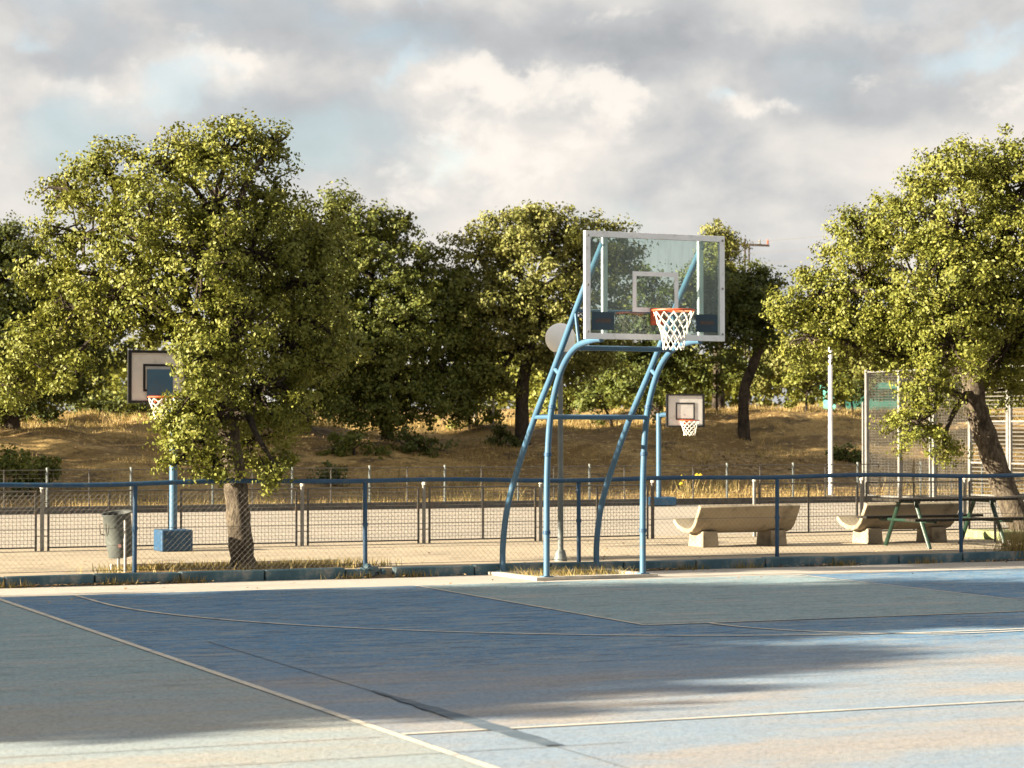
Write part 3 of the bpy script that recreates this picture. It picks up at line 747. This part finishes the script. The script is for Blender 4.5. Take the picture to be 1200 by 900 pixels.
# ------------------------------------------------------------------ right hand tall fence, light pole, far things
tall = thing('tall_fence', 'tall ball stop fence of steel posts with slatted screen panels beyond the benches', 'fence', W(16.6, 20.9, PAVE), TH - math.pi / 2)
TP = 1.36; HT = 2.95
for k in range(9):
    p = MB().box((TP * k, 0, HT / 2), (.075, .075, HT)).build('post', M['steel'], tall)
    if k in (0, 2): MB().box((TP * k - .12, -.02, HT / 2 - .35), (.05, .05, HT - .75)).build('guide_post', M['steel'], tall)
    if k == 4 or k == 6: MB().box((TP * k + .1, -.01, HT / 2), (.06, .06, HT - .01)).build('guide_post', M['steel'], tall)
for zc in (.12, HT - .05):
    MB().tube([(0, 0, zc), (TP * 8, 0, zc)], .022, 6).build('rail', M['steel'], tall, True)
nm = MB(); z = .2
while z < HT - .1: nm.tube([(0, .05, z), (TP * 3, .05, z)], .0035, 3, False); z += .06
x = .05
while x < TP * 3: nm.tube([(x, .05, .12), (x, .05, HT - .05)], .0035, 3, False); x += .06
tag(nm.build('wire_net', M['wire'], tall), kind='stuff')
for k in range(3, 8):
    for zc in (.25, .92, 1.78, 2.62):
        MB().box((TP * (k + .5), .0, zc), (TP - .08, .04, .035)).build('panel_rail', M['steel'], tall)
    sl = MB(); z = .33
    while z < 2.58:
        if all(abs(z - c) > .05 for c in (.92, 1.78)): sl.box((TP * (k + .5), .01, z), (TP - .085, .010, .022), rx=.5)
        z += .082
    tag(sl.build('slats', M['wire'], tall), kind='stuff')

lp = thing('light_pole', 'slim pale steel light pole on the grass behind the far fence', 'pole', W(16.25, 21.9, .2))
MB().tube([(0, 0, -.1), (0, 0, 3.95)], [.055, .045], 10).build('pole', M['white'], lp, True)
MB().box((0, 0, .0), (.22, .22, .03)).build('base_plate', M['steel'], lp)
MB().box((-.14, 0, 3.93), (.36, .12, .05)).build('lamp_head', M['white'], lp, bevel=.01)

p0 = at(874, 420, 105)
up = thing('utility_pole', 'far twin legged utility pole with a crossarm showing above the trees', 'utility pole', (p0.x, p0.y, 2.2))
ztop = at(874, 287, 105).z - 2.2
for s in (-.09, .09): MB().tube([(s * 1.0 + .06, 0, 0), (s + .06, 0, ztop + (.28 if s < 0 else 0))], .045, 6).build('leg', M['barkdark'], up)
MB().box((.30, 0, ztop), (1.5, .12, .09), ry=.04).build('crossarm', M['barkdark'], up)
for x_ in (-.35, .62, .98): MB().lathe([(0, 0), (.06, .02), (.03, .09), (.06, .12), (.03, .2), (0, .22)], (x_, 0, ztop + .03), 8).build('insulator', M['orange' if x_ > .9 else 'steel'], up)
for i in range(3):
    q = [Vector((-1.0 * (j - 4) * 6 + .1, 3.0 * (j - 4) * 2, ztop + .12 - .5 * i + .011 * (j - 4) ** 2 * 4)) for j in range(5)]
    MB().tube(q, .012, 3).build('wire', M['black'], up)

tq = at(1008, 452, 84)
shed = thing('teal_shed', 'teal sheeted shed roof glimpsed between the far trees', 'shed', (tq.x, tq.y, 2.1), .2)
MB().box((0, 0, .5), (2.2, 1.6, 1.0)).build('wall', M['teal'], shed)
MB().extrude([(-1.2, 1.0), (1.2, 1.0), (1.1, 1.12), (-.1, 1.32), (-1.1, 1.22)], (0, -1.0, 0), Vector((0, 1, 0)), 2.0, Vector((1, 0, 0)), Vector((0, 0, 1))).build('roof', M['teal'], shed)

for j, (px, d, hh, lab) in enumerate(((578, 62, .95, 'pale stake on the brow of the hill beside the round crowned tree'), (556, 66, .6, 'short pale stake in the shrubs left of the round crowned tree trunk'))):
    b = at(px, 492, d); uu, vv = UV(b)
    s_ = tag(MB().tube([(0, 0, -.1), (0, 0, hh * .5), (.01, 0, hh)], [.035, .035, .03], 6).build('stake', M['offwhite']), lab, 'stake')
    s_.location = (b.x, b.y, float(hill(uu, vv)))

# rubble on the slope
rub = lumps('rubble', M['rock'], None, (0, 0, 0), 230, (.85, .75, .05), .11, 9)
dd = 48.0
while dd < 75:
    pr = at(868, 540, dd); ru, rv = UV(pr)
    if rv > 20.9 and pr.z <= float(hill(ru, rv)): break
    dd += .1
for vert in rub.data.vertices:            # lay every piece on the slope
    a_, b_ = UV((pr.x + vert.co.x, pr.y + vert.co.y))
    vert.co.z = vert.co.z * .6 + float(hill(a_, b_))
rub.location = (pr.x, pr.y, -.02)
tag(rub, 'pale sandy rubble lying on the slope above the far fence', 'rubble', kind='stuff')

st_b = MB(); sr = random.Random(41)
for _ in range(420):
    a_, b_ = sr.uniform(-13, 30), sr.uniform(21.0, 34.0); p_ = W(a_, b_, float(hill(a_, b_)) + .01); z_ = sr.uniform(.04, .13)
    st_b.box(p_, (z_, z_ * sr.uniform(.6, 1.1), z_ * .6), rz=sr.uniform(0, 3), rx=sr.uniform(-.4, .4), taper=sr.uniform(.5, .8))
tag(st_b.build('slope_stones', M['rock']), 'small stones and clods scattered over the dry hillside', 'stones', kind='stuff')

# ------------------------------------------------------------------ trees
def leaf_mesh(name, cen, nrm, n_per, spread, size, m, seed, parent, flat=.75):
    r = np.random.default_rng(seed)
    n = len(cen) * n_per
    c = np.repeat(cen, n_per, 0); o = np.repeat(nrm, n_per, 0)
    off = r.normal(0, 1, (n, 3)); off /= np.linalg.norm(off, axis=1)[:, None]
    off *= (r.random(n) ** .5)[:, None] * spread
    off[:, 2] *= flat
    off *= np.repeat(np.exp(r.normal(-.06, .24, len(cen))), n_per)[:, None]      # tight tufts and loose sprays
    st = np.repeat(r.uniform(0, .8, len(cen)), n_per)
    off += o * (np.sum(off * o, 1) * st)[:, None]                             # drawn out along the twig
    p = c + off
    nn = r.normal(0, .62, (n, 3)) + o * .75 + off / spread * .5; nn[:, 2] += .15
    nn /= np.linalg.norm(nn, axis=1)[:, None]
    t = r.normal(0, 1, (n, 3)); t -= nn * np.sum(t * nn, 1)[:, None]; t /= np.linalg.norm(t, axis=1)[:, None]
    b = np.cross(nn, t)
    L = (size * r.uniform(.6, 1.35, n))[:, None]; Wd = L * .34
    fold = nn * (L * .10)
    v = np.stack([p - t * L * .5, p + b * Wd + fold, p + t * L * .5, p - b * Wd + fold], 1).reshape(-1, 3)
    i = np.arange(n)[:, None] * 4
    tr = np.concatenate([i + np.array([[0, 1, 2]]), i + np.array([[0, 2, 3]])], 1).reshape(-1, 3)
    return np_mesh(name, v, tr, m, parent)

def tree(name, label, base, trunk, lobes, dens, n_per, spread, size, lm, bm, seed, cat='tree', group=None, shell=.55, fork=None, tr_r=(.2, .13), limb=.06, flat=.75, twigs=1.0):
    """lobes: (x, y, z, rx, ry, rz) in metres from the foot; trunk: list of (x,y,z)"""
    t = thing(name, label, cat, base, 0, group)
    r = random.Random(seed); rn = np.random.default_rng(seed)
    n_t = len(trunk)
    P = smooth_path(trunk, 5)
    rad = [tr_r[0] + (tr_r[1] - tr_r[0]) * (i / (len(P) - 1)) ** .7 for i in range(len(P))]
    rad[0] *= 1.45; rad[1] *= 1.18
    rad = [a * (1 + .07 * math.sin(i * 2.3 + seed)) for i, a in enumerate(rad)]
    MB().tube(P, rad, 16).build('trunk', bm, t, True)
    lb = MB(); top = P[-1]
    C = []; N = []
    for (x, y, z, rx, ry, rz) in lobes:
        c = Vector((x, y, z)); st_ = top if (c - top).length < (c - P[len(P) * 2 // 3]).length or c.z > top.z - .2 else P[len(P) * 3 // 4]
        d = c - st_; L = d.length
        if L > .15:
            m1 = st_ + d * .35 + Vector((r.gauss(0, .10), r.gauss(0, .10), r.gauss(.12 if c.z > st_.z + .2 * L else .34, .06))) * L
            m2 = st_ + d * .7 + Vector((r.gauss(0, .08), r.gauss(0, .08), r.gauss(.05 if c.z > st_.z + .2 * L else .26, .05))) * L
            path = smooth_path([st_, m1, m2, c], 4)
            r0 = min(limb * (1 + L * .10), tr_r[1] * .8)
            lb.tube(path, [r0 * (1 - .72 * i / (len(path) - 1)) for i in range(len(path))], 7)
        area = (rx * rz + ry * rz + rx * ry) / 3 * 4 * math.pi
        k = max(4, int(area * dens))
        q = rn.normal(0, 1, (k, 3)); q /= np.linalg.norm(q, axis=1)[:, None]
        rr = shell + (1 - shell) * rn.random(k) ** .6 + np.where(rn.random(k) < .05, rn.uniform(.03, .20, k), 0)
        wob = 1 + .16 * np.sin(q[:, 0] * 5 + seed) * np.cos(q[:, 2] * 4.3 + q[:, 1] * 3) + rn.normal(0, .07, k)
        pc = q * (rr * wob)[:, None] * np.array([rx, ry, rz]) + np.array([x, y, z])
        C.append(pc); N.append(q)
        for j in range(0, k, max(1, int(4 / twigs))):
            e = Vector(pc[j]); mid = c.lerp(e, .5) + Vector((r.gauss(0, .06), r.gauss(0, .06), r.gauss(-.02, .06)))
            lb.tube([c, mid, e, e + (e - mid) * .22], [.016 + limb * .12, .011 + limb * .06, .006, .003], 4, False)
    lb.build('branches', M['barkdark'], t, True)
    C = np.concatenate(C); N = np.concatenate(N)
    leaf_mesh('crown', C, N, n_per, spread, size, lm, seed + 1, t, flat)
    return t

def lob(px_list, base, d):
    """survey of lobe centres: bearing px, radius px, depth offset m -> metres from the foot"""
    out = []
    for q in px_list:
        px, py, rp = q[:3]; dy = q[3] if len(q) > 3 else 0.0; asp = q[4] if len(q) > 4 else 1.0
        p = at(px, py, d + dy); s = (d + dy) / F_PX
        out.append((p.x - base.x, p.y - base.y, p.z - base.z, rp * s, rp * s * .95, rp * s * asp))
    return out
def foot(px, py, d):
    b = at(px, py, d); return b

# the leafy oak behind the kerb
b1 = W(-3.77, 1.66, PAVE + .01)
d1 = b1.y
L1 = lob([(270, 175, 50, .3, .8), (318, 172, 32, .5, .8), (205, 190, 50, .2, .85), (255, 235, 60, -.2), (322, 232, 40, .4), (130, 205, 48, .3, .8), (80, 222, 36, .5, .8), (100, 275, 50, 0, .85), (60, 318, 40, .2, .9),
          (170, 275, 62, -.5), (235, 310, 66, -.7), (165, 345, 52, -.4), (95, 365, 48, -.2, .9), (40, 410, 44, 0, .9), (75, 432, 36, -.3, .9), (12, 455, 34, .1),
          (300, 300, 58, .2), (355, 330, 60, .6), (340, 395, 58, .7), (270, 385, 60, -.5), (238, 420, 52, -.8), (218, 480, 34, -.7, 1.0), (232, 500, 46, -.6), (250, 540, 26, -.5),
          (300, 455, 56, .2), (340, 470, 46, .8), (322, 545, 30, -.5, .85), (298, 515, 40, .8), (215, 535, 26, -.6), (390, 400, 44, 1.2), (375, 285, 40, .9), (172, 388, 22, -.3)], b1, d1)
p_a = at(275, 560, d1) - b1; p_b = at(265, 490, d1) - b1; p_c = at(258, 420, d1) - b1
tree('oak_tree', 'leafy sunlit oak with a thick leaning trunk rising from the strip behind the kerb', b1,
     [(0, 0, -.05), (at(280, 615, d1) - b1)[:], p_a[:], p_b[:], p_c[:]], L1, 14.0, 82, .165, .047, M['leaf'], M['bark'], 101, shell=.45, tr_r=(.15, .125), limb=.06, twigs=2.0)

# the leaning tree beside the table
b2 = W(9.45, 4.75, PAVE)
d2 = b2.y
L2 = lob([(1120, 200, 46, .2, .8), (1165, 195, 40, .3, .8), (1085, 210, 26, .4, .8), (1205, 215, 60, .2), (1060, 262, 50, .2, .85), (1015, 275, 40, .4, .8), (1120, 265, 62, -.3), (1180, 300, 75, -.2), (1010, 325, 56, 0), (960, 345, 40, .2, .9), (925, 365, 30, .2, .9),
          (945, 395, 36, 0), (1075, 335, 66, -.5), (1240, 290, 80, 0), (995, 385, 44, .2), (1130, 345, 60, -.7), (1045, 400, 44, .3), (1115, 400, 48, -.9), (1085, 450, 38, -.8), (1075, 495, 34, -.7, .9), (1105, 520, 20, -.6),
          (1190, 390, 62, -.2), (1150, 430, 34, .5), (1245, 400, 70, .3), (1180, 455, 26, .6), (1270, 340, 90, .8)], b2, d2)
tree('leaning_tree', 'broad sunlit oak with a strongly leaning trunk behind the picnic table', b2,
     [(0, 0, -.05), (at(1178, 575, d2) - b2)[:], (at(1158, 520, d2) - b2)[:], (at(1143, 475, d2) - b2)[:], (at(1140, 440, d2) - b2)[:]], L2, 13.0, 78, .175, .052, M['leaf'], M['bark'], 202, shell=.45, tr_r=(.20, .165), limb=.065)

def hill_tree(label, px, d, lobes, lm, bm, seed, dens=6.5, n_per=66, spread=.25, size=.088, name='hill_tree', tr_r=(.2, .13), trunk_px=None, cat='tree', group=None, shell=.45, limb=.06):
    q = at(px, 490, d); uu, vv = UV(q); z = float(hill(uu, vv)); b = Vector((q.x, q.y, z - .05))
    if cat == 'shrub':
        sh_ = 500 + (CAM_H - z) * F_PX / d - 493
        lobes = [(q_[0], q_[1] + sh_) + tuple(q_[2:]) for q_ in lobes]
    L = lob(lobes, b, d)
    if trunk_px is None:
        top = Vector(L[0][:3]); tp = [(0, 0, -.1), (top.x * .3, 0, top.z * .35), (top.x * .6, top.y * .5, top.z * .65)]
    else: tp = [(0, 0, -.1)] + [(at(x, y, d) - b)[:] for x, y in trunk_px]
    return tree(name, label, b, tp, L, dens, n_per, spread, size, lm, bm, seed, cat, group, shell, tr_r=tr_r, limb=limb)

hill_tree('dense dark oak on the hillside close behind the leafy roadside oak', 455, 59,
          [(440, 340, 66, 0), (375, 262, 36, -.3, .85), (425, 262, 34, -.2, .85), (462, 268, 30, 0, .85), (330, 275, 40, 0), (490, 320, 40, .2), (520, 360, 36, .3), (515, 410, 40, .3), (440, 405, 64, -.6), (370, 370, 60, -.3), (395, 430, 52, -.8), (460, 450, 48, -.7), (520, 455, 36, .2), (335, 330, 50, 0), (395, 235, 20, 0), (350, 440, 44, 0), (535, 335, 26, .4), (410, 475, 32, -1.0), (548, 395, 30, .4), (450, 474, 32, -.9), (500, 472, 30, -.6), (365, 474, 30, -.6), (540, 470, 26, 0), (555, 435, 30, .5), (410, 300, 44, -.4), (480, 380, 48, -.4)], M['leafmid'], M['barkdark'], 303, tr_r=(.16, .1))
hill_tree('round crowned pale green tree with a dark trunk on the brow of the hill', 612, 60,
          [(625, 330, 66, 0), (600, 275, 40, -.2, .85), (650, 272, 38, 0, .85), (690, 290, 40, .3), (560, 300, 40, 0), (545, 350, 36, 0), (580, 370, 46, -.4), (640, 390, 48, -.4), (690, 350, 46, 0), (700, 405, 36, .2), (560, 425, 36, 0), (540, 400, 28, .2), (665, 430, 30, 0), (725, 300, 34, .6), (585, 440, 26, -.2), (545, 455, 24, .3), (625, 258, 24, 0)],
          M['leafwarm'], M['barkdark'], 404, trunk_px=[(612, 460), (616, 430), (622, 400)], tr_r=(.19, .14), limb=.085)
hill_tree('dark tree hidden behind the clear backboard', 770, 66,
          [(765, 352, 26, 0), (758, 325, 14, 0), (735, 395, 40, 0), (790, 405, 44, 0), (760, 440, 40, 0), (822, 355, 26, .4), (815, 325, 16, .4), (705, 440, 30, .2), (770, 385, 34, 0)], M['leafdark'], M['barkdark'], 505)
hill_tree('dark forked tree standing on the hill crest right of the backboard', 872, 62,
          [(860, 350, 40, 0), (888, 345, 30, .1), (878, 328, 20, .2), (845, 334, 24, .2), (900, 372, 32, 0), (850, 390, 36, -.1), (906, 336, 13, .1), (835, 360, 30, .3), (900, 400, 20, .1), (880, 375, 30, 0)], M['leafdark'], M['barkdark'], 606, trunk_px=[(872, 460), (882, 430), (890, 400), (880, 370)], tr_r=(.16, .11), limb=.06)
hill_tree('pale green tree top rising behind the corner of the backboard', 842, 74,
          [(842, 300, 26, 0), (838, 276, 16, 0), (855, 285, 16, .2), (830, 320, 26, 0), (850, 345, 26, 0), (820, 345, 20, .2)], M['leafwarm'], M['barkdark'], 707)
hill_tree('dark tree at the edge of the hill left of the roadside oak', 15, 57,
          [(0, 330, 60, 0), (20, 285, 36, 0, .85), (-40, 300, 60, .3), (40, 360, 50, .2), (0, 400, 60, -.2), (60, 410, 46, .2), (-50, 400, 60, 0), (30, 450, 46, 0), (85, 440, 34, .3), (-20, 460, 46, 0), (110, 400, 44, .6), (130, 350, 44, .8), (75, 340, 40, .5)], M['leafdark'], M['barkdark'], 808)
hill_tree('loose pale oak far behind the slim light pole', 985, 78,
          [(985, 400, 36, 0), (955, 425, 28, 0), (1015, 415, 34, 0), (1040, 390, 40, 0), (1070, 420, 40, .4), (965, 385, 24, 0), (1000, 440, 22, 0), (925, 420, 30, 0), (900, 440, 26, .2), (1110, 400, 50, .5), (1160, 420, 50, .5)], M['leafwarm'], M['barkdark'], 909, size=.13)
# shrubs on the crest
SH = [(840, 66, [(840, 445, 26, 0), (865, 440, 24, .2), (815, 455, 22, 0), (850, 420, 20, .2), (890, 430, 22, .4)], 'leafshrub', 'rounded lit shrub below the backboard at the foot of the forked tree'),
      (720, 64, [(700, 452, 26, 0), (735, 445, 28, .1), (690, 470, 18, 0), (760, 460, 24, .2)], 'leafshrub', 'rounded lit shrub behind the right legs of the blue stand'),
      (945, 66, [(945, 455, 24, 0), (925, 465, 18, 0), (970, 450, 24, .1), (990, 465, 18, .1), (955, 435, 18, .3)], 'leaf', 'green shrub on the crest left of the slim light pole'),
      (1000, 70, [(995, 462, 22, 0), (1020, 465, 18, 0), (975, 470, 14, 0)], 'leafdark', 'dark shrub in front of the teal shed'),
      (415, 56, [(415, 480, 24, 0), (390, 485, 16, 0), (440, 488, 16, .1)], 'leafshrub', 'bright shrub under the dense dark oak'),
      (480, 57, [(480, 485, 24, 0), (505, 488, 20, 0), (455, 492, 14, .1)], 'leafdark', 'dark shrub under the dense dark oak'),
      (550, 62, [(550, 470, 24, 0), (530, 480, 18, 0), (575, 478, 16, .1)], 'leaf', 'shrub left of the round crowned tree trunk'),
      (640, 66, [(645, 465, 22, 0), (665, 472, 18, 0), (630, 475, 14, .1)], 'leaf', 'shrub right of the round crowned tree trunk'),
      (150, 62, [(120, 480, 22, 0), (150, 486, 18, 0), (180, 482, 22, .1), (95, 485, 18, .1)], 'leafdark', 'dark hedge shrub under the small left hoop'),
      (30, 60, [(20, 480, 28, 0), (55, 485, 22, 0), (-10, 480, 26, .1)], 'leafdark', 'dark shrub beneath the edge tree on the left slope'),
      (225, 64, [(215, 470, 26, 0), (250, 478, 24, 0), (290, 475, 26, .1), (330, 480, 24, .1)], 'leaf', 'long shrub behind the trunk of the roadside oak')]
for i, (px, d, lb_, mk, lab) in enumerate(SH):
    hill_tree(lab, px, d, lb_, M[mk], M['barkdark'], 1000 + i * 13, 5.0, 36, .22, .10, 'shrub', (.05, .03), None, 'shrub', None, .35, .015)
# small plants low on the slope
def low_shrub(label, px, py, d, lobes, mk, seed, size=.09):
    d = 47.0
    while d < 75:
        q = at(px, py, d); uu, vv = UV(q)
        if vv > 20.9 and q.z <= float(hill(uu, vv)): break
        d += .1
    b = Vector((q.x, q.y, float(hill(uu, vv)))); L = lob(lobes, b, d)
    top = Vector(L[0][:3])
    tree('shrub', label, b, [(0, 0, -.05), (top.x * .4, 0, top.z * .4), (top.x * .7, 0, top.z * .7)], L, 9, 40, .17, size, M[mk], M['barkdark'], seed, 'shrub', None, .3, tr_r=(.03, .02), limb=.01)
low_shrub('round dark green bush on the slope beside the light pole', 992, 540, 58, [(992, 532, 17, 0, .75), (980, 536, 12, 0), (1003, 535, 12, 0)], 'leafdark', 2001)
low_shrub('tall yellowing bush by the far fence under the small left hoop', 35, 585, 48, [(30, 550, 24, 0), (10, 545, 20, 0), (50, 553, 18, 0), (60, 545, 14, .2), (-15, 552, 24, 0), (28, 572, 20, 0)], 'leafshrub', 2002)
low_shrub('small dark bush low on the slope above the panel fence', 388, 568, 51, [(388, 552, 13, 0), (380, 562, 10, 0), (396, 562, 10, 0)], 'leafdark', 2003)
low_shrub('small dark bush in the grass below the round crowned tree', 588, 524, 56, [(586, 512, 14, 0), (600, 518, 12, 0), (575, 520, 10, 0)], 'leafdark', 2004)
fl = thing('flower_plant', 'yellow flowering plant on the slope behind the small white board hoop', 'plant', (0, 0, 0))
q = at(808, 565, 54); uu, vv = UV(q); fl.location = (q.x, q.y, float(hill(uu, vv)))
fr_ = random.Random(5)
fs_ = MB(); fh = MB()
for i in range(9):
    x_, y_ = fr_.gauss(0, .16), fr_.gauss(0, .12); h_ = fr_.uniform(.25, .48)
    fs_.tube([(x_ * .3, y_ * .3, -.03), (x_, y_, h_)], .008, 4)
    fh.lathe([(0, -.02), (.035, 0), (.06, .02), (.035, .045), (0, .07)], (x_, y_, h_), 7) if i < 5 else None
fs_.build('stems', M['weed'], fl); fh.build('flower_heads', M['yellow'], fl)

# a distant wood closing the view behind the hill
rw = np.random.default_rng(77); C = []; N = []
for k in range(150):
    uu = rw.uniform(-60, 90); vv = rw.uniform(62, 90); zz = float(hill(uu, vv)); s = rw.uniform(1.4, 2.3)
    if -40 < uu < -2 and rw.random() < .5: s *= .6
    p = W(uu, vv, zz + s * .75); q = rw.normal(0, 1, (46, 3)); q /= np.linalg.norm(q, axis=1)[:, None]
    C.append(np.array(p)[None] + q * s * rw.uniform(.6, 1.0, (46, 1)) * np.array([1.2, 1.2, .9])); N.append(q)
wood = leaf_mesh('distant_wood', np.concatenate(C), np.concatenate(N), 22, .55, .26, M['leaf'], 78, None)
tag(wood, 'distant belt of dark scrub and trees closing the view behind the hill', 'wood', kind='stuff')

# trees standing left of the court, out of the picture: their shadows cross it
def shade_tree(label, x, y, lobes, seed, lm='leaf', h0=2.0, dens=2.6):
    b = Vector((x, y, 0)); tree('courtside_tree', label, b, [(0, 0, -.05), (.1, 0, h0 * .5), (0, .1, h0)], lobes, dens, 54, .38, .19, M[lm], M['bark'], seed, 'tree', None, .35, tr_r=(.24, .17), limb=.07)
def crown(w, d, h, z0, seed, n=9):
    r = random.Random(seed); out = []
    for k in range(n):
        a = 6.283 * k / (n - 1); ring = 0 if k == 0 else .58
        out.append((w * ring * math.cos(a), d * ring * math.sin(a), z0 + h * (.62 if k == 0 else r.uniform(.3, .62)), w * .55, d * .55, h * (.42 if k == 0 else .34)))
    return out
SHADE = [(-18.0, 17.8, 2.6, 2.1, 5.6, 2.2, 'tall courtside oak nearest to the blue fence'),
         (-18.6, 15.1, 2.6, 2.1, 6.0, 2.0, 'tallest courtside oak shading the key'),
         (-15.8, 12.0, 2.6, 2.6, 3.6, 1.8, 'low courtside oak nearest to the half court line'),
         (-23.5, 45.6, 3.2, 2.4, 5.2, 2.8, 'spreading oak beside the second court at the hill foot'),
         (-20.0, 50.2, 3.4, 3.0, 6.6, 2.8, 'tall oak on the slope beyond the end of the far fence'),
         (-15.6, 51.0, 2.7, 2.6, 6.4, 3.2, 'upright oak beside the second court close to the far fence')]
for i, (x, y, w_, d_, h_, z_, lab) in enumerate(SHADE):
    shade_tree(lab, x, y, crown(w_, d_, h_, z_, 60 + i), 5000 + i * 7, h0=z_ + .6, dens=1.15 if y > 40 else 2.5)
